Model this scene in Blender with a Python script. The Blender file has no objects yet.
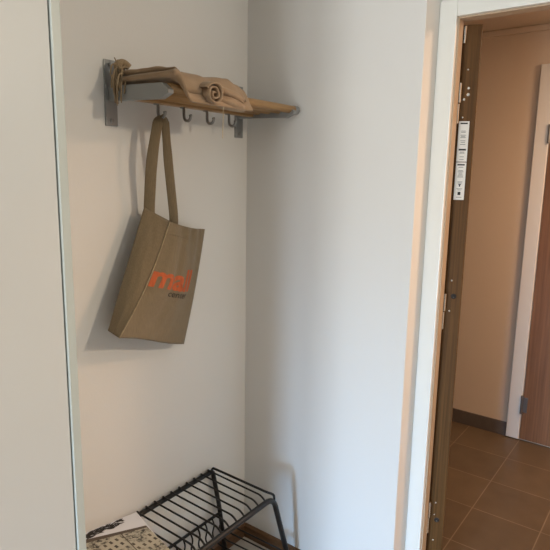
import bpy, bmesh, math, random
from mathutils import Vector, Matrix, noise
random.seed(7)
SC = bpy.context.scene
COL = SC.collection
V = Vector

# ------------------------------------------------------------------ camera, world, light, exposure
cam_d = bpy.data.cameras.new('camera'); cam = bpy.data.objects.new('camera', cam_d); COL.objects.link(cam)
R0 = V((0.60034226, -0.79957156, 0.0165678)); R1 = V((0.13317534, 0.12037627, 0.98375499)); R2 = V((0.78857689, 0.58838327, -0.17875017))
M = Matrix((( R0.x, R1.x, -R2.x, -1.68656), (R0.y, R1.y, -R2.y, -1.40355), (R0.z, R1.z, -R2.z, 1.55), (0, 0, 0, 1)))
cam.matrix_world = M
cam_d.sensor_width = 36; cam_d.lens = 36 * 557.0 / 550; cam_d.clip_start = 0.02
SC.camera = cam

world = bpy.data.worlds.new('world'); SC.world = world; world.use_nodes = True
bg = world.node_tree.nodes['Background']; bg.inputs[0].default_value = (0.75, 0.86, 1.0, 1); bg.inputs[1].default_value = 0.6

def area(name, loc, target, sx, sy, power, color, spread=180):
    d = bpy.data.lights.new(name, 'AREA'); d.shape = 'RECTANGLE'; d.size = sx; d.size_y = sy
    d.energy = power; d.color = color; d.spread = math.radians(spread)
    o = bpy.data.objects.new(name, d); COL.objects.link(o); o.location = loc
    o.rotation_euler = (V(target) - V(loc)).to_track_quat('-Z', 'Y').to_euler()
    return o
area('balcony_daylight', (-4.28, -1.27, 1.25), (0, -1.27, 1.45), 0.40, 1.90, 31, (0.95, 0.98, 1.0))
area('window_daylight', (-4.28, -0.66, 1.25), (0, -0.66, 1.55), 0.52, 1.90, 48, (0.96, 0.98, 0.97))
area('balcony_blue_fill', (-4.27, -1.27, 0.46), (0, -0.45, 0.0), 0.36, 0.60, 3.2, (0.24, 0.56, 1.0), 40)  # extra low blue lamp with narrow spread, added to cool the lower right wall
area('window_blue_fill', (-4.27, -0.66, 0.46), (0, -0.75, -0.05), 0.46, 0.60, 2.0, (0.22, 0.55, 1.0), 37)  # second added blue lamp, tints the wall bottom and leaves the top alone
area('kitchen_lamp', (-0.10, -2.80, 2.28), (-1.35, 0, 0.95), 0.10, 0.15, 5.4, (1.0, 0.83, 0.62), 90)
area('stairwell_lamp', (1.0, -1.9, 2.33), (1.0, -1.9, 0), 0.35, 0.35, 38, (1.0, 0.63, 0.39))

SC.view_settings.view_transform = 'Standard'; SC.view_settings.look = 'None'
SC.view_settings.gamma = 1; SC.view_settings.use_curve_mapping = False
SC.view_settings.exposure = 0.0

# ------------------------------------------------------------------ materials
def srgb(r, g, b):
    f = lambda c: (c / 255 / 12.92) if c / 255 <= 0.04045 else ((c / 255 + 0.055) / 1.055) ** 2.4
    return (f(r), f(g), f(b), 1)

def mat(name, color, rough=0.6, metal=0.0, var=0.0, scale=(8, 8, 8), bump=0.0, bscale=60, coat=0.0):
    m = bpy.data.materials.new(name); m.use_nodes = True
    nt = m.node_tree; b = nt.nodes['Principled BSDF']
    b.inputs['Base Color'].default_value = color; b.inputs['Roughness'].default_value = rough; b.inputs['Metallic'].default_value = metal
    b.inputs['Coat Weight'].default_value = coat
    tc = nt.nodes.new('ShaderNodeTexCoord'); mp = nt.nodes.new('ShaderNodeMapping'); mp.inputs['Scale'].default_value = scale
    nt.links.new(tc.outputs['Object'], mp.inputs['Vector'])
    if var:
        n = nt.nodes.new('ShaderNodeTexNoise'); n.inputs['Scale'].default_value = 1.0; n.inputs['Detail'].default_value = 5
        nt.links.new(mp.outputs['Vector'], n.inputs['Vector'])
        r = nt.nodes.new('ShaderNodeValToRGB'); r.color_ramp.elements[0].position = 0.3; r.color_ramp.elements[1].position = 0.7
        r.color_ramp.elements[0].color = tuple(c * (1 - var) for c in color[:3]) + (1,)
        r.color_ramp.elements[1].color = tuple(min(1, c * (1 + var)) for c in color[:3]) + (1,)
        nt.links.new(n.outputs['Fac'], r.inputs['Fac']); nt.links.new(r.outputs['Color'], b.inputs['Base Color'])
    if bump:
        n2 = nt.nodes.new('ShaderNodeTexNoise'); n2.inputs['Scale'].default_value = bscale; n2.inputs['Detail'].default_value = 3
        nt.links.new(tc.outputs['Object'], n2.inputs['Vector'])
        bp = nt.nodes.new('ShaderNodeBump'); bp.inputs['Strength'].default_value = bump; bp.inputs['Distance'].default_value = 0.002
        nt.links.new(n2.outputs['Fac'], bp.inputs['Height']); nt.links.new(bp.outputs['Normal'], b.inputs['Normal'])
    return m

def wood(name, c1, c2, scale, rough=0.5):
    return_m = mat(name, c1, rough)
    nt = return_m.node_tree; b = nt.nodes['Principled BSDF']; tc = nt.nodes['Texture Coordinate']; mp = nt.nodes['Mapping']
    mp.inputs['Scale'].default_value = scale
    n = nt.nodes.new('ShaderNodeTexNoise'); n.inputs['Scale'].default_value = 1; n.inputs['Detail'].default_value = 8; n.inputs['Roughness'].default_value = 0.65
    nt.links.new(mp.outputs['Vector'], n.inputs['Vector'])
    r = nt.nodes.new('ShaderNodeValToRGB'); r.color_ramp.elements[0].position = 0.32; r.color_ramp.elements[1].position = 0.68
    r.color_ramp.elements[0].color = c2; r.color_ramp.elements[1].color = c1
    nt.links.new(n.outputs['Fac'], r.inputs['Fac']); nt.links.new(r.outputs['Color'], b.inputs['Base Color'])
    return return_m

def brick_mat(name, c1, c2, cm, w, h, mortar, offset, rough=0.5, rot=(0, 0, 0), loc=(0, 0, 0)):
    m = mat(name, c1, rough); nt = m.node_tree; b = nt.nodes['Principled BSDF']; mp = nt.nodes['Mapping']
    mp.inputs['Scale'].default_value = (1, 1, 1); mp.inputs['Rotation'].default_value = rot; mp.inputs['Location'].default_value = loc
    t = nt.nodes.new('ShaderNodeTexBrick'); t.offset = offset; t.squash = 1
    t.inputs['Scale'].default_value = 1; t.inputs['Brick Width'].default_value = w; t.inputs['Row Height'].default_value = h
    t.inputs['Mortar Size'].default_value = mortar; t.inputs['Mortar Smooth'].default_value = 0.3; t.inputs['Bias'].default_value = 0
    t.inputs['Color1'].default_value = c1; t.inputs['Color2'].default_value = c2; t.inputs['Mortar'].default_value = cm
    nt.links.new(mp.outputs['Vector'], t.inputs['Vector'])
    n = nt.nodes.new('ShaderNodeTexNoise'); n.inputs['Scale'].default_value = 9; n.inputs['Detail'].default_value = 5
    nt.links.new(nt.nodes['Texture Coordinate'].outputs['Object'], n.inputs['Vector'])
    mx = nt.nodes.new('ShaderNodeMixRGB'); mx.blend_type = 'OVERLAY'; mx.inputs['Fac'].default_value = 0.25
    nt.links.new(t.outputs['Color'], mx.inputs['Color1']); nt.links.new(n.outputs['Fac'], mx.inputs['Color2'])
    nt.links.new(mx.outputs['Color'], b.inputs['Base Color'])
    return m

M_wall = mat('white_wall_paint', srgb(226, 224, 220), 0.75, bump=0.12, bscale=140)
M_ceil = mat('ceiling_paint', srgb(240, 240, 238), 0.8)
M_hallwall = mat('hall_wall_paint', srgb(220, 206, 188), 0.75, bump=0.12, bscale=140)
M_white = mat('white_lacquer', srgb(232, 232, 226), 0.32)
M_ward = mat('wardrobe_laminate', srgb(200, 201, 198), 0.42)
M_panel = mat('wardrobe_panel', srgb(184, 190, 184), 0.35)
M_floor = brick_mat('pale_floor_boards', srgb(190, 184, 176), srgb(178, 172, 165), srgb(120, 112, 104), 1.2, 0.19, 0.002, 0.4, 0.45)
M_tile = brick_mat('brown_floor_tiles', srgb(102, 88, 70), srgb(95, 82, 66), srgb(134, 119, 100), 0.3, 0.3, 0.0028, 0.0, 0.42, loc=(0.075, 0.127, 0))
M_oak = wood('oak_skirting', srgb(112, 78, 48), srgb(80, 54, 32), (60, 3, 60))
M_oakx = wood('oak_skirting_long', srgb(112, 78, 48), srgb(80, 54, 32), (3, 60, 60))
M_door = wood('oak_door_edge', srgb(112, 78, 40), srgb(76, 50, 22), (130, 130, 2.2))
M_door.node_tree.nodes['Principled BSDF'].inputs['Specular IOR Level'].default_value = 0.2
M_hdoor = wood('oak_veneer_door', srgb(144, 104, 70), srgb(112, 78, 50), (90, 70, 1.6))
M_jamb = wood('oak_jamb', srgb(198, 178, 154), srgb(182, 160, 134), (60, 60, 2))
M_greytile = mat('grey_skirting_tile', srgb(98, 92, 88), 0.5, var=0.08, scale=(20, 20, 20))
M_grey = mat('grey_powdercoat', srgb(150, 152, 152), 0.42, 0.35)
M_steel = mat('brushed_steel', srgb(150, 150, 148), 0.32, 0.9)
M_chrome = mat('bright_steel', srgb(225, 222, 214), 0.22, 0.9)
M_dark = mat('dark_hole', srgb(40, 32, 26), 0.7)
M_bar = wood('honey_oak_dowel', srgb(182, 144, 94), srgb(150, 112, 68), (5, 110, 110), 0.42)
M_black = mat('black_enamel_wire', srgb(11, 11, 12), 0.5)
M_paper = mat('white_paper', srgb(222, 224, 230), 0.55)
M_ink = mat('black_print', srgb(30, 27, 25), 0.6)
M_label = mat('label_paper', srgb(236, 232, 224), 0.5)
M_orange = mat('orange_print', srgb(190, 94, 52), 0.85, var=0.15, scale=(120, 120, 10))
M_blackprint = mat('black_fabric_print', srgb(40, 34, 30), 0.85)
M_thread = mat('pale_thread', srgb(196, 176, 140), 0.9)

def cloth(name, c, scale=650, var=0.22, streak=(90, 90, 8)):
    m = mat(name, c, 0.92, var=var, scale=streak)
    nt = m.node_tree; b = nt.nodes['Principled BSDF']
    b.inputs['Sheen Weight'].default_value = 0.15
    n = nt.nodes.new('ShaderNodeTexNoise'); n.inputs['Scale'].default_value = scale
    nt.links.new(nt.nodes['Texture Coordinate'].outputs['Object'], n.inputs['Vector'])
    bp = nt.nodes.new('ShaderNodeBump'); bp.inputs['Strength'].default_value = 0.5; bp.inputs['Distance'].default_value = 0.002
    nt.links.new(n.outputs['Fac'], bp.inputs['Height']); nt.links.new(bp.outputs['Normal'], b.inputs['Normal'])
    return m
M_linen = cloth('raw_linen', srgb(128, 112, 87), 650, 0.12, (420, 420, 30))
M_scarf = cloth('tan_wool', srgb(164, 138, 110), 300, 0.1, (12, 30, 30))
M_fringe = cloth('tan_fringe', srgb(158, 136, 106), 300, 0.2, (60, 60, 60))

# magazine photograph: beige facades with rows of dark windows
M_photo = mat('facade_photograph', srgb(190, 172, 140), 0.42)
nt = M_photo.node_tree; b = nt.nodes['Principled BSDF']; mp = nt.nodes['Mapping']; mp.inputs['Scale'].default_value = (1, 1, 1)
vo = nt.nodes.new('ShaderNodeTexBrick'); vo.offset = 0.0; vo.inputs['Scale'].default_value = 1
vo.inputs['Brick Width'].default_value = 0.021; vo.inputs['Row Height'].default_value = 0.026; vo.inputs['Mortar Size'].default_value = 0.0064; vo.inputs['Mortar Smooth'].default_value = 0.05
vo.inputs['Color1'].default_value = srgb(44, 38, 32); vo.inputs['Color2'].default_value = srgb(96, 84, 68); vo.inputs['Mortar'].default_value = srgb(186, 180, 162)
no = nt.nodes.new('ShaderNodeTexNoise'); no.inputs['Scale'].default_value = 75; no.inputs['Detail'].default_value = 5; no.inputs['Roughness'].default_value = 0.75
nt.links.new(mp.outputs['Vector'], vo.inputs['Vector']); nt.links.new(mp.outputs['Vector'], no.inputs['Vector'])
rp = nt.nodes.new('ShaderNodeValToRGB'); e = rp.color_ramp.elements
e[0].position = 0.42; e[0].color = srgb(44, 40, 34); e[1].position = 0.56; e[1].color = srgb(186, 180, 162)
nt.links.new(no.outputs['Fac'], rp.inputs['Fac'])
sel = nt.nodes.new('ShaderNodeTexNoise'); sel.inputs['Scale'].default_value = 14; nt.links.new(mp.outputs['Vector'], sel.inputs['Vector'])
rs = nt.nodes.new('ShaderNodeValToRGB'); rs.color_ramp.elements[0].position = 0.46; rs.color_ramp.elements[1].position = 0.54
nt.links.new(sel.outputs['Fac'], rs.inputs['Fac'])
mx = nt.nodes.new('ShaderNodeMixRGB'); nt.links.new(rs.outputs['Color'], mx.inputs['Fac'])
nt.links.new(vo.outputs['Color'], mx.inputs['Color1']); nt.links.new(rp.outputs['Color'], mx.inputs['Color2']); nt.links.new(mx.outputs['Color'], b.inputs['Base Color'])

# ------------------------------------------------------------------ helpers
def link(name, bm, m, parent=None, smooth=False, label=None, kind=None):
    me = bpy.data.meshes.new(name)
    bmesh.ops.recalc_face_normals(bm, faces=bm.faces)
    bm.to_mesh(me); bm.free()
    me.materials.append(m)
    if smooth:
        for p in me.polygons: p.use_smooth = True
    o = bpy.data.objects.new(name, me); COL.objects.link(o)
    if parent is not None:
        o.parent = parent; o.matrix_parent_inverse = Matrix.Translation(-wloc(parent))
    if label: o['label'] = label
    if kind: o['kind'] = kind
    return o

def wloc(o):
    # objects here are only ever translated, so the sum of locations is the world position of the origin
    return V(o.location) if o.parent is None else V((0, 0, 0)) if o.type == 'MESH' else V(o.location)

def thing(name, label, cat, loc=(0, 0, 0), group=None):
    o = bpy.data.objects.new(name, None); COL.objects.link(o); o.location = loc; o.empty_display_size = 0.05
    o['label'] = label; o['category'] = cat
    if group: o['group'] = group
    return o

def add_box(bm, a, b, bevel=0.0, seg=2):
    x0, y0, z0 = (min(a[i], b[i]) for i in range(3)); x1, y1, z1 = (max(a[i], b[i]) for i in range(3))
    r = bmesh.ops.create_cube(bm, size=1)
    vs = r['verts']
    for v in vs: v.co = V(((x0 + x1) / 2 + v.co.x * (x1 - x0), (y0 + y1) / 2 + v.co.y * (y1 - y0), (z0 + z1) / 2 + v.co.z * (z1 - z0)))
    if bevel:
        es = list({e for v in vs for e in v.link_edges})
        bmesh.ops.bevel(bm, geom=es, offset=bevel, segments=seg, affect='EDGES', profile=0.7)
    return bm

def box(a, b, bevel=0.0, seg=2):
    return add_box(bmesh.new(), a, b, bevel, seg)

def fillet(pts, r, n=6):
    pts = [V(p) for p in pts]; out = [pts[0]]
    for i in range(1, len(pts) - 1):
        p, a, c = pts[i], pts[i - 1], pts[i + 1]
        d1 = (a - p); d2 = (c - p); rr = min(r, d1.length * 0.49, d2.length * 0.49)
        s = p + d1.normalized() * rr; e = p + d2.normalized() * rr
        for k in range(n + 1):
            t = k / n; out.append(s * (1 - t) ** 2 + p * 2 * t * (1 - t) + e * t * t)
    out.append(pts[-1]); return out

def add_tube(bm, pts, r, seg=10, caps=True):
    pts = [V(p) for p in pts]
    rad = r if isinstance(r, (list, tuple)) else [r] * len(pts)
    t0 = (pts[1] - pts[0]).normalized()
    u = t0.orthogonal().normalized(); rings = []; prev = t0
    for i, p in enumerate(pts):
        t = ((pts[min(i + 1, len(pts) - 1)] - pts[max(i - 1, 0)])).normalized()
        q = prev.rotation_difference(t); u = (q @ u).normalized(); prev = t
        w = t.cross(u)
        rings.append([bm.verts.new(p + (u * math.cos(2 * math.pi * k / seg) + w * math.sin(2 * math.pi * k / seg)) * rad[i]) for k in range(seg)])
    for a, b2 in zip(rings, rings[1:]):
        for k in range(seg): bm.faces.new((a[k], a[(k + 1) % seg], b2[(k + 1) % seg], b2[k]))
    if caps:
        bm.faces.new(rings[0]); bm.faces.new(rings[-1][::-1])
    return bm

def tube(pts, r, seg=10): return add_tube(bmesh.new(), pts, r, seg)

def add_ribbon(bm, pts, widths, wdir, th):
    """flat strap with real thickness along pts"""
    pts = [V(p) for p in pts]; rings = []
    for i, p in enumerate(pts):
        t = (pts[min(i + 1, len(pts) - 1)] - pts[max(i - 1, 0)]).normalized()
        w = (V(wdir[i]) - t * V(wdir[i]).dot(t)).normalized(); n = t.cross(w)
        hw = widths[i] / 2
        rings.append([bm.verts.new(p + w * a * hw + n * c * th / 2) for a, c in ((-1, -0.4), (-0.85, -1), (0.85, -1), (1, -0.4), (1, 0.4), (0.85, 1), (-0.85, 1), (-1, 0.4))])
    for a, b2 in zip(rings, rings[1:]):
        for k in range(8): bm.faces.new((a[k], a[(k + 1) % 8], b2[(k + 1) % 8], b2[k]))
    bm.faces.new(rings[0]); bm.faces.new(rings[-1][::-1])
    return bm

def prism(poly, axis, a, b):
    """poly of 2D points extruded along axis from a to b"""
    bm = bmesh.new()
    def P(p, h): return (h, p[0], p[1]) if axis == 0 else (p[0], h, p[1]) if axis == 1 else (p[0], p[1], h)
    A = [bm.verts.new(P(p, a)) for p in poly]; B = [bm.verts.new(P(p, b)) for p in poly]
    n = len(poly); bm.faces.new(A); bm.faces.new(B[::-1])
    for i in range(n): bm.faces.new((A[i], A[(i + 1) % n], B[(i + 1) % n], B[i]))
    return bm

def surf(fn, nu, nv, closed_u=False):
    bm = bmesh.new(); g = [[bm.verts.new(fn(i / (nu if closed_u else nu - 1), j / (nv - 1))) for i in range(nu)] for j in range(nv)]
    for j in range(nv - 1):
        for i in range(nu if closed_u else nu - 1):
            k = (i + 1) % nu
            bm.faces.new((g[j][i], g[j][k], g[j + 1][k], g[j + 1][i]))
    return bm

def struct(name, bm, m): return link(name, bm, m, kind='structure')
def lerp(a, b, t): return V(a) * (1 - t) + V(b) * t

# ------------------------------------------------------------------ room shell
YR = -0.692      # the right wall stops here; the door recess begins
XC = 0.12        # front of the wall behind the door casing
struct('floor', box((-4.3, -4.1, -0.06), (0.22, 0.1, 0)), M_floor)
struct('wall_back', box((-4.3, 0, 0), (0.0, 0.12, 2.5)), M_wall)
struct('wall_right', box((0, YR, 0), (0.22, 0.12, 2.5), 0.0015, 1), M_wall)
bm = bmesh.new()
add_box(bm, (XC, -1.70, 2.062), (0.22, YR, 2.5)); add_box(bm, (0, -4.1, 0), (0.22, -1.70, 2.5))
struct('wall_door', bm, M_wall)
bm = bmesh.new()
add_box(bm, (-4.30, -4.1, 0), (-4.2, -1.49, 2.5)); add_box(bm, (-4.30, -0.38, 0), (-4.2, 0.0, 2.5))
add_box(bm, (-4.30, -1.49, 2.24), (-4.2, -0.38, 2.5)); add_box(bm, (-4.30, -1.49, 0), (-4.2, -0.38, 0.1)); add_box(bm, (-4.30, -1.06, 0.1), (-4.2, -0.93, 2.24))
struct('wall_left', bm, M_wall)
struct('wall_front', box((-4.3, -4.2, 0), (0.22, -4.1, 2.5)), M_wall)
struct('ceiling', box((-4.3, -4.2, 2.5), (0.22, 0.12, 2.56)), M_ceil)
# balcony door frame in the left wall
w = bpy.data.objects.new('window_1', None); COL.objects.link(w); w['kind'] = 'structure'
bm = bmesh.new()
for a, b_ in (((-4.30, -1.49, 0.1), (-4.22, -1.47, 2.24)), ((-4.30, -0.40, 0.1), (-4.22, -0.38, 2.24)), ((-4.30, -1.47, 2.21), (-4.22, -0.40, 2.24)), ((-4.30, -1.47, 0.1), (-4.22, -0.40, 0.13)), ((-4.22, -1.07, 0.13), (-4.19, -0.92, 2.21))):
    add_box(bm, a, b_, 0.003, 1)
link('window_frame', bm, M_white, w)

# skirting boards
struct('baseboard_back', prism([(0.0, 0.0), (-0.012, 0.0), (-0.012, 0.052), (-0.006, 0.060), (0.0, 0.060)], 0, -1.068, 0.0), M_oakx)
struct('baseboard_right', prism([(0.0, 0.0), (-0.012, 0.0), (-0.012, 0.052), (-0.006, 0.060), (0.0, 0.060)], 1, YR, -0.012), M_oak)

# casing (white) and oak jamb of the flat door
OY0, OY1, OZ = -0.748, -1.640, 2.036   # clear opening
struct('trim_1', box((XC - 0.016, OY0, 0), (XC, YR, OZ + 0.05), 0.004), M_white)                 # left casing
struct('trim_2', box((XC - 0.016, OY1, OZ), (XC, OY0, OZ + 0.05), 0.004), M_white)               # head casing
struct('trim_3', box((XC - 0.016, OY1 - 0.055, 0), (XC, OY1, OZ + 0.05), 0.004), M_white)        # right casing
bm = bmesh.new()
add_box(bm, (XC, OY0 - 0.004, 0), (0.158, YR, OZ + 0.02), 0.001, 1)
add_box(bm, (0.158, OY0 + 0.022, 0), (0.222, YR, OZ + 0.02))
struct('trim_4', bm, M_jamb)
bm = bmesh.new()
add_box(bm, (XC, OY1, OZ - 0.004), (0.167, OY0 - 0.004, OZ + 0.026)); add_box(bm, (0.167, OY1, OZ + 0.014), (0.222, OY0 + 0.02, OZ + 0.026))
struct('trim_5', bm, M_jamb)
struct('trim_6', box((XC, OY1 - 0.06, 0), (0.222, OY1, OZ + 0.026)), M_jamb)

struct('trim_11', box((0.158, OY0 + 0.0, 0.014), (0.172, OY0 + 0.022, OZ), 0.003, 2), mat('dark_brown_gap_shade', srgb(52, 34, 22), 0.7))  # added dark strip, its colour stands in for the shade between jamb and leaf
# ------------------------------------------------------------------ stairwell hall
XH = 1.717
struct('floor_hall', box((0.22, -3.0, -0.06), (XH + 0.1, 1.5, 0)), M_tile)
struct('wall_hall_far', box((XH, -3.0, 0), (XH + 0.1, 1.5, 2.42)), M_hallwall)
struct('wall_hall_back', box((0.22, 1.5, 0), (XH + 0.1, 1.6, 2.42)), M_hallwall)
struct('wall_hall_front', box((0.22, -3.1, 0), (XH + 0.1, -3.0, 2.42)), M_hallwall)
struct('wall_hall_near', box((0.20, 0.12, 0), (0.22, 1.5, 2.42)), M_hallwall)
struct('ceiling_hall', box((0.22, -3.1, 2.362), (XH + 0.1, 1.6, 2.42)), M_hallwall)
bm = bmesh.new(); add_box(bm, (XH - 0.020, -3.0, 2.330), (XH, 1.5, 2.356)); add_box(bm, (XH - 0.012, -3.0, 2.356), (XH, 1.5, 2.362))
struct('trim_7', bm, M_hallwall)
struct('baseboard_hall', box((XH - 0.010, -0.648, 0), (XH, 1.5, 0.087), 0.0015, 1), M_greytile)
# threshold
struct('trim_8', box((XC - 0.01, OY1, 0), (0.225, OY0, 0.014), 0.004), M_oak)

# far door in the hall
struct('trim_9', box((XH - 0.022, -0.722, 0.006), (XH, -0.648, 2.156), 0.003, 1), M_white)
struct('trim_10', box((XH - 0.022, -1.70, 2.086), (XH, -0.722, 2.156), 0.003, 1), M_white)
d2 = bpy.data.objects.new('door_2', None); COL.objects.link(d2); d2.location = (XH, -0.73, 0); d2['kind'] = 'structure'
lf = link('door_leaf', box((XH - 0.016, -1.69, 0.010), (XH, -0.726, 2.082), 0.002, 1), M_hdoor, d2)
for z0, z1 in ((0.172, 0.284), (1.738, 1.838)):
    bm = tube([(XH - 0.026, -0.7235, z0), (XH - 0.026, -0.7235, z1)], 0.008, 12)
    add_box(bm, (XH - 0.0235, -0.752, z0 + 0.01), (XH - 0.015, -0.724, z1 - 0.01))
    link('hinge', bm, M_steel, d2, label='steel barrel hinge')

# ------------------------------------------------------------------ open flat door, seen on its hinge edge
HX, HY = 0.186, -0.735
ang = math.radians(21)
LD = V((math.cos(ang), math.sin(ang), 0)); LE = V((math.sin(ang), -math.cos(ang), 0))   # along the leaf, across its edge
def D(s, t, z): return V((HX, HY, 0)) + LD * s + LE * t + V((0, 0, z))     # s into the hall, t across the edge
W_ = 0.065
d1 = bpy.data.objects.new('door_1', None); COL.objects.link(d1); d1.location = (HX, HY, 0); d1['kind'] = 'structure'
def dbox(s0, s1, t0, t1, z0, z1, bevel=0):
    bm = box((s0, t0, z0), (s1, t1, z1), bevel, 1)
    for v in bm.verts: v.co = D(v.co.x, v.co.y, v.co.z)
    return bm
link('door_leaf', dbox(0, 0.88, 0.006, W_, 0.016, 2.028, 0.0015), M_door, d1)
link('leaf_lipping', dbox(0.006, 0.88, 0, 0.006, 0.016, 2.028), mat('leaf_gap_shade', srgb(70, 46, 28), 0.6), d1, label='strip along the leaf, coloured dark for the shaded gap')  # shade of the gap beside the jamb is put into this strip's colour
def dot(name, t, z, r, m):
    bm = bmesh.new()
    add_tube(bm, [D(0.004, t, z), D(-0.0006, t, z), D(-0.0016, t, z)], [r, r, r * 0.55], 12)
    link(name, bm, m, d1)
for t, z, r in ((0.030, 1.892, 0.003), (0.036, 1.834, 0.0045), (0.036, 1.814, 0.0052), (0.024, 1.799, 0.0042), (0.024, 1.742, 0.0032),
                (0.028, 1.197, 0.0036), (0.027, 1.089, 0.0036), (0.030, 0.354, 0.0036), (0.030, 0.200, 0.0036), (0.028, 0.305, 0.003)):
    dot('screw', t, z, r, M_chrome)
for z in (1.142, 0.285):
    dot('bolt_socket', 0.038, z, 0.0095, M_dark)
    dot('security_bolt', 0.038, z - 0.002, 0.0055, M_chrome)
# hinge knuckles between jamb and leaf
for zc in (1.785, 1.09, 0.30):
    bm = bmesh.new()
    add_tube(bm, [(0.174, -0.7475, zc - 0.063), (0.174, -0.7475, zc - 0.002)], 0.0045, 10)
    add_tube(bm, [(0.174, -0.7490, zc + 0.002), (0.174, -0.7490, zc + 0.063)], 0.0055, 10)
    link('hinge', bm, M_chrome, d1, label='bright steel hinge knuckle')
bm = tube([(0.188, -0.747, 1.972), (0.188, -0.747, 2.024)], [0.005, 0.0065], 10)  # small bright upright cylinder at the leaf's top corner
link('bright_sliver', bm, M_chrome, d1, label='small bright upright piece at the top corner')
# certificate stickers with their printing
def sticker(z0, z1, rows):
    s = link('sticker', dbox(-0.0006, 0.001, 0.014, 0.047, z0, z1), M_label, d1, label='white printed approval sticker')
    bm = bmesh.new()
    for t0, t1, a, b_ in rows:
        q = dbox(-0.0011, -0.0002, t0, t1, z0 + a, z0 + b_); me = bpy.data.meshes.new('t'); q.to_mesh(me); q.free(); bm.from_mesh(me); bpy.data.meshes.remove(me)
    link('printing', bm, M_ink, s)
rows1 = [(0.019, 0.042, 0.121, 0.1255), (0.019, 0.042, 0.036, 0.0415)]
for zz in (0.098, 0.094, 0.085, 0.081, 0.077, 0.067, 0.062, 0.055, 0.0305, 0.027, 0.015, 0.006):
    wd = random.uniform(0.013, 0.020); rows1.append((0.0305 - wd / 2, 0.0305 + wd / 2, zz, zz + 0.0013))
rows2 = [(0.019, 0.042, 0.1135, 0.118), (0.023, 0.038, 0.107, 0.1085)]
for zz in (0.096, 0.092, 0.088, 0.084, 0.079, 0.075, 0.059, 0.055, 0.036, 0.032, 0.008):
    wd = random.uniform(0.011, 0.019); rows2.append((0.0305 - wd / 2, 0.0305 + wd / 2, zz, zz + 0.0013))
rows2 += [(0.026, 0.035, 0.050, 0.0525), (0.0285, 0.0325, 0.044, 0.050), (0.026, 0.035, 0.016, 0.0265)]
sticker(1.600, 1.730, rows1); sticker(1.474, 1.5975, rows2)

# ------------------------------------------------------------------ wardrobe
WX, WY = -1.0700, -0.450
wd = thing('wardrobe', 'tall white wardrobe at the left, beside the coat niche', 'wardrobe', (-1.67, -0.22, 0))
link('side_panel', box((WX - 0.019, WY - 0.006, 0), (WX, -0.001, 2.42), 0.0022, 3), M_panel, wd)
link('side_panel', box((WX - 1.216, WY, 0), (WX - 1.20, -0.001, 2.42), 0.0012, 2), M_white, wd)
link('top_panel', box((WX - 1.20, WY, 2.40), (WX - 0.019, 0, 2.42)), M_white, wd)
link('plinth', box((WX - 1.20, WY + 0.05, 0), (WX - 0.019, WY + 0.066, 0.08)), M_white, wd)
link('back_panel', box((WX - 1.20, -0.012, 0.08), (WX - 0.019, -0.004, 2.40)), M_white, wd)
link('bottom_shelf', box((WX - 1.20, WY + 0.02, 0.08), (WX - 0.019, -0.012, 0.098)), M_white, wd)
link('door', box((WX - 0.612, WY - 0.002, 0.085), (WX - 0.0220, WY + 0.016, 2.395), 0.001, 1), M_ward, wd)
link('door', box((WX - 1.1965, WY - 0.002, 0.085), (WX - 0.615, WY + 0.016, 2.395), 0.001, 1), M_ward, wd)

# ------------------------------------------------------------------ hat rack
rk = thing('hat_rack', 'wall-mounted hat rack of oak dowels on grey metal brackets with coat hooks', 'hat rack', (-0.335, 0, 1.77))
for x, n in ((-0.625, 'left'), (-0.052, 'right')):
    pl = link('wall_plate', box((x - 0.021, -0.006, 1.680), (x + 0.021, 0, 1.865), 0.002), M_grey, rk)
    for z in (1.695, 1.850):
        link('screw', add_tube(bmesh.new(), [(x, -0.004, z), (x, -0.0085, z), (x, -0.0095, z)], [0.006, 0.006, 0.003], 12), M_steel, pl)
    arm = prism([(-0.006, 1.750), (-0.225, 1.743), (-0.258, 1.756), (-0.258, 1.765), (-0.232, 1.784), (-0.006, 1.791)], 0, x - 0.009, x + 0.009)
    link('bracket', arm, M_grey, rk)
for y in (-0.238, -0.193, -0.148, -0.103):
    bmr = tube([(-0.616, y, 1.771), (-0.034, y, 1.771)], 0.0135, 16)
    bar = link('bar', bmr, M_bar, rk, smooth=False)
    for p in bar.data.polygons: p.use_smooth = len(p.vertices) == 4
    bm = bmesh.new()
    for x0, x1 in ((-0.0345, -0.010),):
        add_tube(bm, [(x0, y, 1.771), (x1 - 0.004, y, 1.771), (x1, y, 1.771)], [0.0148, 0.0148, 0.011], 16)
    link('end_cap', bm, M_grey, bar)
hr = link('hook_rail', box((-0.616, -0.082, 1.752), (-0.061, -0.052, 1.778), 0.004), M_bar, rk)
for x in (-0.508, -0.401, -0.296, -0.187):
    bm = bmesh.new()
    pts = fillet([(x, -0.067, 1.756), (x, -0.074, 1.748), (x, -0.074, 1.722), (x + 0.001, -0.078, 1.711), (x + 0.003, -0.094, 1.709), (x + 0.004, -0.101, 1.722), (x + 0.004, -0.099, 1.728)], 0.008, 4)
    add_tube(bm, pts, [0.0046] * (len(pts) - 3) + [0.0050, 0.0054, 0.0056], 10)
    add_tube(bm, [(x, -0.067, 1.7535), (x, -0.067, 1.749)], 0.009, 14)
    link('hook', bm, M_steel, rk, smooth=True)

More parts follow.
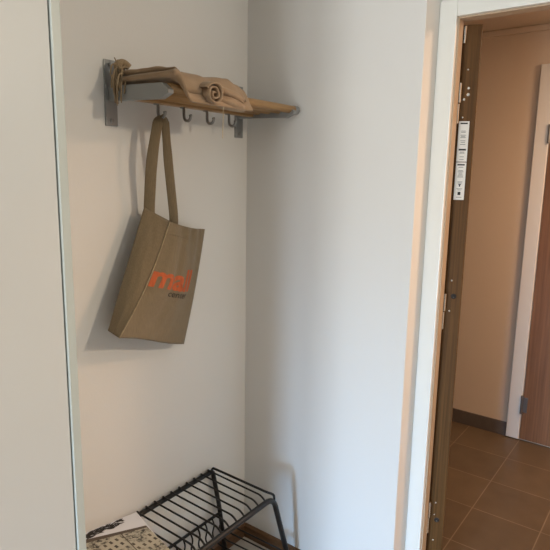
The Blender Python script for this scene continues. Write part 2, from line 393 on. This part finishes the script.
# ------------------------------------------------------------------ scarf folded on the rack
sc = thing('scarf', 'folded tan scarf with a fringe lying on the hat rack', 'scarf', (-0.47, -0.15, 1.79))
ZR = 1.7855
def slab(x0, x1, y0, y1, bot, top, e=0.22, nu=64, nv=40, seed=0.0, amp=0.004):
    def fn_side(sign):
        def f(u, v):
            # rounded-rectangle footprint
            x = x0 + (x1 - x0) * u; y = y0 + (y1 - y0) * v
            k = (min(1, min(u, 1 - u) / 0.08, min(v, 1 - v) / 0.09)); k = math.sqrt(max(0, 1 - (1 - k) ** 2))
            zb, zt = bot(x, y), top(x, y); m_ = zb * 0.5 + zt * 0.5
            n = noise.noise(V((x * 14 + seed, y * 9, seed))) + 0.5 * noise.noise(V((x * 34 + y * 10, y * 18, seed + 3)))
            z = m_ + (zt - m_ + n * amp) * k if sign > 0 else m_ + (zb - m_) * k
            y2 = y + (0.007 * noise.noise(V((x * 12, seed, 5))) if 0 <= v <= 1 else 0)
            return V((x + 0.006 * noise.noise(V((y * 16, seed, 1))), y2, z))
        return f
    bm = bmesh.new()
    T = [[bm.verts.new(fn_side(1)(i / nu, j / nv)) for i in range(nu + 1)] for j in range(nv + 1)]
    B = [[None] * (nu + 1) for _ in range(nv + 1)]
    for j in range(nv + 1):
        for i in range(nu + 1):
            B[j][i] = T[j][i] if i in (0, nu) or j in (0, nv) else bm.verts.new(fn_side(-1)(i / nu, j / nv))
    for j in range(nv):
        for i in range(nu):
            bm.faces.new((T[j][i], T[j][i + 1], T[j + 1][i + 1], T[j + 1][i]))
            f = (B[j][i], B[j + 1][i], B[j + 1][i + 1], B[j][i + 1])
            if len(set(f)) == 4:
                try: bm.faces.new(f)
                except ValueError: pass
    return bm
def sm(a, b_, x):
    t = max(0, min(1, (x - a) / (b_ - a))); return t * t * (3 - 2 * t)
def droop(x, y):   # the front edge falls over the front dowel, more towards the right
    return -0.058 * sm(-0.246, -0.292, y) * sm(-0.622, -0.575, x)
def bot1(x, y): return ZR + 0.010 * (1 - sm(-0.62, -0.58, x)) + droop(x, y)
def top1(x, y): return bot1(x, y) + 0.021
def bot2(x, y): return top1(x, y) - 0.002 + 0.003 * math.sin(x * 25)
def top2(x, y): return bot2(x, y) + 0.022 - 0.012 * sm(-0.47, -0.32, x) - 0.014 * sm(-0.19, -0.275, y) * (1 - sm(-0.5, -0.4, x)) 
link('lower_fold', slab(-0.640, -0.315, -0.290, -0.030, bot1, top1, seed=2.0), M_scarf, sc, smooth=True)
link('upper_fold', slab(-0.630, -0.335, -0.278, -0.040, bot2, top2, seed=9.0, amp=0.0095), M_scarf, sc, smooth=True)
# rolled corner with a visible spiral, hanging over the front
bm = bmesh.new()
def spiral(cx, cz, r0, r1, turns, y0, y1, th, a0=0.0, sq=0.8):
    N = 60; prof = []
    for k in range(N + 1):
        a = a0 + turns * 2 * math.pi * k / N; r = r0 + (r1 - r0) * k / N
        r *= 1 + 0.22 * noise.noise(V((a * 0.7, cx * 20, 2)))
        prof.append((cx + r * math.cos(a), cz + r * sq * math.sin(a)))
    rows = []
    for s in (1, -1):
        for j in range(9):
            t = j / 8
            if s < 0: t = 1 - t
            y = y0 + (y1 - y0) * t
            row = []
            for k, (x, z) in enumerate(prof):
                dx, dz = x - cx, z - cz; l = math.hypot(dx, dz) or 1
                o = s * th / 2 * (0.55 if j in (0, 8) else 1)
                row.append(bm.verts.new((x + dx / l * o + 0.02 * t, y + 0.006 * noise.noise(V((k * 0.15, 1, cx))), z + dz / l * o + 0.012 * t)))
            rows.append(row)
    n = len(rows)
    for j in range(n):
        a, b2 = rows[j], rows[(j + 1) % n]
        for k in range(N): bm.faces.new((a[k], a[k + 1], b2[k + 1], b2[k]))
spiral(-0.505, 1.764, 0.006, 0.036, 2.3, -0.306, -0.200, 0.0065, a0=0.8, sq=0.85)
link('rolled_end', bm, M_scarf, sc, smooth=True)
def lobe(c, r, tilt, seed, amp=0.12):
    bm = bmesh.new(); bmesh.ops.create_icosphere(bm, subdivisions=4, radius=1)
    rot = Matrix.Rotation(tilt, 3, 'Y')
    for v in bm.verts:
        p = v.co.copy(); n = noise.noise(p * 1.6 + V((seed, 0, 0))) + 0.6 * noise.noise(V((p.x * 2, p.y * 3, p.z * 6)) + V((0, seed, 0)))
        p = p * (1 + amp * n); q = rot @ V((p.x * r[0], p.y * r[1], p.z * r[2])); v.co = V(c) + q
    return bm
link('tucked_fold', lobe((-0.405, -0.262, 1.752), (0.075, 0.036, 0.017), math.radians(8), 3.0), M_scarf, sc, smooth=True)
link('tucked_fold', lobe((-0.418, -0.258, 1.777), (0.085, 0.04, 0.015), math.radians(12), 6.0), M_scarf, sc, smooth=True)
# fringe at the wall end
bm = bmesh.new()
for k in range(34):
    y0 = random.uniform(-0.085, -0.028); z0 = 1.80 + random.uniform(0, 0.05); x0 = -0.630 + random.uniform(-0.004, 0.02)
    up = random.random() < 0.35; L_ = random.uniform(0.03, 0.075)
    if up:
        d = V((random.uniform(-0.3, 0.9), random.uniform(-0.2, 0.2), random.uniform(0.2, 0.7))).normalized() * L_ * 0.6
        pts = [V((x0, y0, z0)), V((x0, y0, z0)) + d * 0.5 + V((0, 0, 0.006)), V((x0, y0, z0)) + d]
    else:
        px = random.uniform(-0.035, -0.012)
        pts = [V((x0, y0, z0 + 0.01)), V((x0 + px * 0.7, y0 - 0.004, z0 + 0.012)), V((x0 + px, y0 - 0.006, z0 - L_ * 0.4)), V((x0 + px + random.uniform(-0.006, 0.006), y0 - 0.006 + random.uniform(-0.008, 0.006), z0 - L_))]
    pts = fillet(pts, 0.012, 4)
    add_tube(bm, pts, [0.0026 * (1 - 0.35 * i / len(pts)) for i in range(len(pts))], 6)
add_tube(bm, fillet([(-0.60, -0.06, 1.842), (-0.615, -0.05, 1.858), (-0.635, -0.045, 1.845), (-0.62, -0.04, 1.83)], 0.012), 0.010, 8)
link('fringe', bm, M_fringe, sc, smooth=True)
link('loose_thread', tube([(-0.455, -0.290, 1.735), (-0.457, -0.291, 1.70), (-0.458, -0.290, 1.648)], 0.0011, 6), M_thread, sc)

# ------------------------------------------------------------------ tote bag
bag = thing('tote_bag', 'brown linen tote bag with orange lettering hanging from a coat hook', 'bag', (-0.52, -0.08, 1.20))
BL, BL2, BR = V((-0.721, -0.130, 1.080)), V((-0.716, -0.072, 1.090)), V((-0.391, -0.050, 0.967))
TS, TL, TR = V((-0.491, -0.098, 1.398)), V((-0.551, -0.050, 1.443)), V((-0.279, -0.045, 1.356))
BR2, TR2 = BR + V((-0.045, 0.026, 0.006)), TR + V((-0.055, 0.020, 0.0))
def Aq(t): return lerp(BL, TS, t) + V((0.010, 0, -0.012)) * math.sin(math.pi * t)
def Bq(t): return lerp(BR, TR, t) + V((0.006, 0, 0)) * math.sin(math.pi * t)
def Dq(t): return lerp(BL2, TL, t)
def Eq(t): return lerp(BR2, TR2, t)
def front(s, t):
    p = lerp(Aq(t), Bq(t), s); e = math.sin(math.pi * max(0, min(1, s)))
    n = V((-0.25, -1, 0)).normalized()
    b_ = 0.014 * e * math.sin(math.pi * min(1, t * 0.9 + 0.08))
    fold = 0.009 * math.sin(11 * s * (1.15 - 0.35 * t) + 2.2 * t) * e * sm(0.05, 0.5, t) + 0.006 * math.sin(23 * s + 4 * t) * e * sm(0.4, 0.9, t)
    rd = 0.30 + 0.06 * (1 - t)
    fold += 0.030 * (s / rd if s < rd else (1 - (s - rd) / (1 - rd)) ** 2) * sm(0.12, 0.55, t) * (1 - 0.5 * sm(0.85, 1, t))
    w = 0.003 * noise.noise(V((s * 9, t * 5, 3)))
    dip = V((0, 0, -0.006 * math.sin(math.pi * s) * t)) + V((0, 0, 0.003 * math.sin(2 * math.pi * s) * (1 - t)))
    return p + n * (b_ + fold + w * e) + dip
def gusset(s, t):
    p = lerp(Dq(t), Aq(t), s); e = math.sin(math.pi * s)
    return p + V((-0.7, -0.7, 0)).normalized() * (0.012 * e * math.sin(math.pi * t) + 0.003 * e * noise.noise(V((s * 5, t * 8, 8))))
def back(s, t):
    p = lerp(Eq(t), Dq(t), s); e = math.sin(math.pi * s)
    return p + V((0, 0.010 * e, 0))
def side(s, t): return lerp(Bq(t), Eq(t), s)
NF, NG, NB, NS = 40, 16, 18, 3
def shell(q, t):
    if q < NG: return gusset(q / NG, t)
    q -= NG
    if q < NF: return front(q / NF, t)
    q -= NF
    if q < NS: return side(q / NS, t)
    q -= NS
    return back(q / NB, t)
NT = NG + NF + NS + NB; NV = 48
bm = bmesh.new(); rings = [[bm.verts.new(shell(q, j / NV)) for q in range(NT)] for j in range(NV + 1)]
for j in range(NV):
    for q in range(NT):
        k = (q + 1) % NT; bm.faces.new((rings[j][q], rings[j][k], rings[j + 1][k], rings[j + 1][q]))
# bottom panel
ctr = sum((v.co for v in rings[0]), V()) / NT; c = bm.verts.new(ctr + V((0, 0, 0.004)))
for q in range(NT): bm.faces.new((rings[0][(q + 1) % NT], rings[0][q], c))
# turned-in hem at the mouth
inner = [bm.verts.new(rings[-1][q].co + (lerp(Aq(1), Eq(1), 0.5) - rings[-1][q].co).normalized() * 0.004 - V((0, 0, 0.0))) for q in range(NT)]
low = [bm.verts.new(shell(q, 0.88) + (lerp(Aq(0.88), Eq(0.88), 0.5) - shell(q, 0.88)).normalized() * 0.006) for q in range(NT)]
for q in range(NT):
    k = (q + 1) % NT
    bm.faces.new((rings[-1][q], rings[-1][k], inner[k], inner[q])); bm.faces.new((inner[q], inner[k], low[k], low[q]))
link('bag_body', bm, M_linen, bag, smooth=True)
# side seam and hem stitching
def off(p, d=0.0022): return p + V((-0.30, -0.95, 0)).normalized() * d
link('seam', tube([off(Aq(t / 30)) for t in range(31)], 0.0020, 8), cloth('seam_linen', srgb(168, 150, 120)), bag, smooth=True, label='pale raised side seam')
link('hem', tube([off(front(s / 40, 0.905), 0.0004) for s in range(41)], 0.0011, 6), M_linen, bag, smooth=True)
# straps
hk = V((-0.507, -0.088, 1.7165))
bm = bmesh.new()
ptsL = fillet([hk + V((0.004, 0.004, -0.001)), hk + V((-0.014, 0, -0.012)), (-0.541, -0.078, 1.585), (-0.536, -0.056, 1.440), (-0.533, -0.052, 1.385)], 0.05, 8)
n = len(ptsL); add_ribbon(bm, ptsL, [0.020 + 0.014 * sm(0, 0.5, i / n) for i in range(n)], [(0.8, -0.6, 0)] * n, 0.0035)
link('strap', bm, M_linen, bag, smooth=True)
bm = bmesh.new()
ptsR = fillet([hk + V((-0.004, -0.004, 0.001)), hk + V((0.008, -0.006, -0.012)), (-0.486, -0.090, 1.586), (-0.464, -0.088, 1.412), (-0.458, -0.080, 1.372)], 0.05, 8)
n = len(ptsR); add_ribbon(bm, ptsR, [0.016 + 0.012 * sm(0, 0.5, i / n) for i in range(n)], [(0.8, -0.6, 0)] * n, 0.0035)
link('strap', bm, M_linen, bag, smooth=True)
# printed lettering that follows the cloth
def text_print(name, txt, s0, s1, t0, t1, m, bold, slant=0.0):
    cu = bpy.data.curves.new(name, 'FONT'); cu.body = txt; cu.size = 1; cu.offset = bold
    ob = bpy.data.objects.new(name, cu); COL.objects.link(ob)
    dg = bpy.context.evaluated_depsgraph_get(); me = bpy.data.meshes.new_from_object(ob.evaluated_get(dg))
    bpy.data.objects.remove(ob)
    bm = bmesh.new(); bm.from_mesh(me); bpy.data.meshes.remove(me)
    bmesh.ops.triangulate(bm, faces=bm.faces)
    for _ in range(2): bmesh.ops.subdivide_edges(bm, edges=[e for e in bm.edges if e.calc_length() > 0.06], cuts=1, use_grid_fill=False)
    bmesh.ops.triangulate(bm, faces=bm.faces)
    xs = [v.co.x for v in bm.verts]; ys = [v.co.y for v in bm.verts]
    for v in bm.verts:
        a = (v.co.x - min(xs)) / (max(xs) - min(xs)); c_ = (v.co.y - min(ys)) / (max(ys) - min(ys))
        v.co = off(front(s0 + (s1 - s0) * a, t0 + (t1 - t0) * c_ + slant * a), 0.0012)
    return link(name, bm, m, bag)
text_print('lettering', 'mall', 0.02, 0.80, 0.455, 0.645, M_orange, 0.03)
text_print('lettering', 'center', 0.37, 0.77, 0.398, 0.440, M_blackprint, 0.004)

# ------------------------------------------------------------------ wire shoe bench
bn = thing('shoe_bench', 'black wire shoe bench with a lower shelf against the niche wall', 'bench', (-0.558, -0.16, 0))
mir = lambda x: -1.116 - x
rf = [(-0.148, -0.026, 0), (-0.188, -0.026, 0.242), (-0.214, -0.016, 0.400)]
link('rear_frame', tube(fillet(rf + [(mir(x), y, z) for x, y, z in rf[::-1]], 0.016, 6), 0.009, 12), M_black, bn, smooth=True)
ff = [(-0.064, -0.300, 0), (-0.196, -0.300, 0.388)]
link('front_frame', tube(fillet(ff + [(mir(x), y, z) for x, y, z in ff[::-1]], 0.045, 8), 0.0100, 12), M_black, bn, smooth=True)
for k in range(21):
    x = -0.238 - k * 0.0385
    if x < -0.895: break
    pts = fillet([(x + 0.008, -0.010, 0.396), (x + 0.004, -0.008, 0.412), (x, -0.022, 0.413), (x, -0.274, 0.408), (x - 0.002, -0.297, 0.394), (x - 0.002, -0.301, 0.380)], 0.014, 4)
    link('seat_wire', tube(pts, 0.0034, 8), M_black, bn, smooth=True)
for x, s in ((-0.212, 1), (mir(-0.212), -1)):
    pts = fillet([(x - 0.002 * s, -0.012, 0.402), (x, -0.016, 0.412), (x, -0.284, 0.410), (x + 0.018 * s, -0.303, 0.400), (x + 0.020 * s, -0.303, 0.372)], 0.012, 5)
    link('end_wire', tube(pts, 0.0046, 10), M_black, bn, smooth=True)
# lower shelf
link('shelf_rail', tube([(-0.182, -0.030, 0.212), (mir(-0.182), -0.030, 0.212)], 0.0056, 10), M_black, bn, smooth=True)
link('shelf_rail', tube([(-0.105, -0.300, 0.120), (mir(-0.105), -0.300, 0.120)], 0.0056, 10), M_black, bn, smooth=True)
link('shelf_rail', tube([(-0.112, -0.040, 0.118), (mir(-0.112), -0.040, 0.118)], 0.004, 10), M_black, bn, smooth=True)
for k in range(26):
    x = -0.122 - k * 0.039
    if x < -1.00: break
    xr = max(min(x, -0.185), -0.931)
    pts = fillet([(xr, -0.036, 0.214), (xr + 0.002, -0.046, 0.190), (xr, -0.034, 0.140), (x * 0.5 + xr * 0.5, -0.072, 0.118), (x, -0.300, 0.126)] if abs(x - xr) < 0.002 else [(x, -0.045 if x > -0.16 else -0.034, 0.118), (x, -0.306, 0.126)], 0.03, 5)
    if abs(x - xr) >= 0.002:
        pts = [(x, -0.036, 0.121), (x, -0.306, 0.126)]
    link('shelf_wire', tube(pts, 0.0032, 8), M_black, bn, smooth=True)

# ------------------------------------------------------------------ magazines on the bench
def quad_slab(corners, th, nx=24, ny=18, lift=None):
    """page stack: corners p00,p10,p11,p01 in order, thickness th upward"""
    a, b_, c_, d_ = [V(p) for p in corners]
    bm = bmesh.new(); lay = []
    for h in (0, th):
        lay.append([[bm.verts.new(lerp(lerp(a, b_, i / nx), lerp(d_, c_, i / nx), j / ny) + V((0, 0, h + (lift(i / nx, j / ny) if lift else 0)))) for i in range(nx + 1)] for j in range(ny + 1)])
    B, T = lay
    for j in range(ny):
        for i in range(nx):
            bm.faces.new((T[j][i], T[j][i + 1], T[j + 1][i + 1], T[j + 1][i])); bm.faces.new((B[j][i], B[j + 1][i], B[j + 1][i + 1], B[j][i + 1]))
    for i in range(nx):
        bm.faces.new((B[0][i], B[0][i + 1], T[0][i + 1], T[0][i])); bm.faces.new((B[ny][i + 1], B[ny][i], T[ny][i], T[ny][i + 1]))
    for j in range(ny):
        bm.faces.new((B[j + 1][0], B[j][0], T[j][0], T[j + 1][0])); bm.faces.new((B[j][nx], B[j + 1][nx], T[j + 1][nx], T[j][nx]))
    return bm
# lower magazine: white cover with black foliage, its left end propped a little higher on the papers below
W0, W1, W2, W3 = V((-0.885, -0.215, 0.438)), V((-0.650, -0.226, 0.415)), V((-0.592, -0.020, 0.4165)), V((-0.860, -0.010, 0.450))
mg = thing('magazine', 'white magazine with a black foliage print, underneath on the bench', 'magazine', (-0.76, -0.12, 0.43))
link('pages', quad_slab((W0, W1, W2, W3), 0.004), M_paper, mg)
def onw(u, v): return lerp(lerp(W0, W1, u), lerp(W3, W2, u), v) + V((0, 0, 0.0046))
bm = bmesh.new()
def leaf(u, v, ang_, L_, w_):
    base = V((u, v)); d = V((math.cos(ang_), math.sin(ang_))); nrm = V((-d.y, d.x)); pts = []
    for k in range(7):
        t = k / 6; pts.append(base + d * L_ * t + nrm * w_ * math.sin(math.pi * t) * (1 + 0.3 * random.uniform(-1, 1)))
    for k in range(5, 0, -1):
        t = k / 6; pts.append(base + d * L_ * t - nrm * w_ * math.sin(math.pi * t))
    bm.faces.new([bm.verts.new(onw(min(0.985, max(0.01, p.x)), min(0.985, max(0.02, p.y)))) for p in pts])
for k in range(120):
    u = random.uniform(0.03, 0.74); cv = 0.955 - 0.07 * random.random() ** 1.5 * (2.2 - 1.6 * u) - 0.12 * max(0, 0.35 - u)
    leaf(u, cv, random.choice((0.25, -0.35, 0.6, 2.7, 3.4, -0.15)) + random.uniform(-0.35, 0.35), random.uniform(0.06, 0.13), random.uniform(0.006, 0.017))
leaf(0.30, 0.93, 0.75, 0.12, 0.02)
link('foliage_print', bm, M_ink, mg)
# upper magazine: photograph of facades with a dark border along the top
T0, T1, T2, T3 = V((-0.880, -0.298, 0.4440)), V((-0.672, -0.285, 0.4335)), V((-0.636, -0.122, 0.4325)), V((-0.840, -0.040, 0.4515))
mg2 = thing('magazine', 'magazine with a beige building photograph and dark top edge, uppermost on the bench', 'magazine', (-0.76, -0.18, 0.44))
link('pages', quad_slab((T0, T1, T2, T3), 0.004), M_photo, mg2)
def ont(u, v): return lerp(lerp(T0, T1, u), lerp(T3, T2, u), v) + V((0, 0, 0.0044))
bm = bmesh.new()
for u0, u1, v0, v1 in ((0, 1, 0.93, 1.0), (0.60, 0.615, 0.0, 0.93)):
    bm.faces.new([bm.verts.new(ont(u, v)) for u, v in ((u0, v0), (u1, v0), (u1, v1), (u0, v1))])
link('border_print', bm, mat('dark_border', srgb(84, 72, 60), 0.5), mg2)
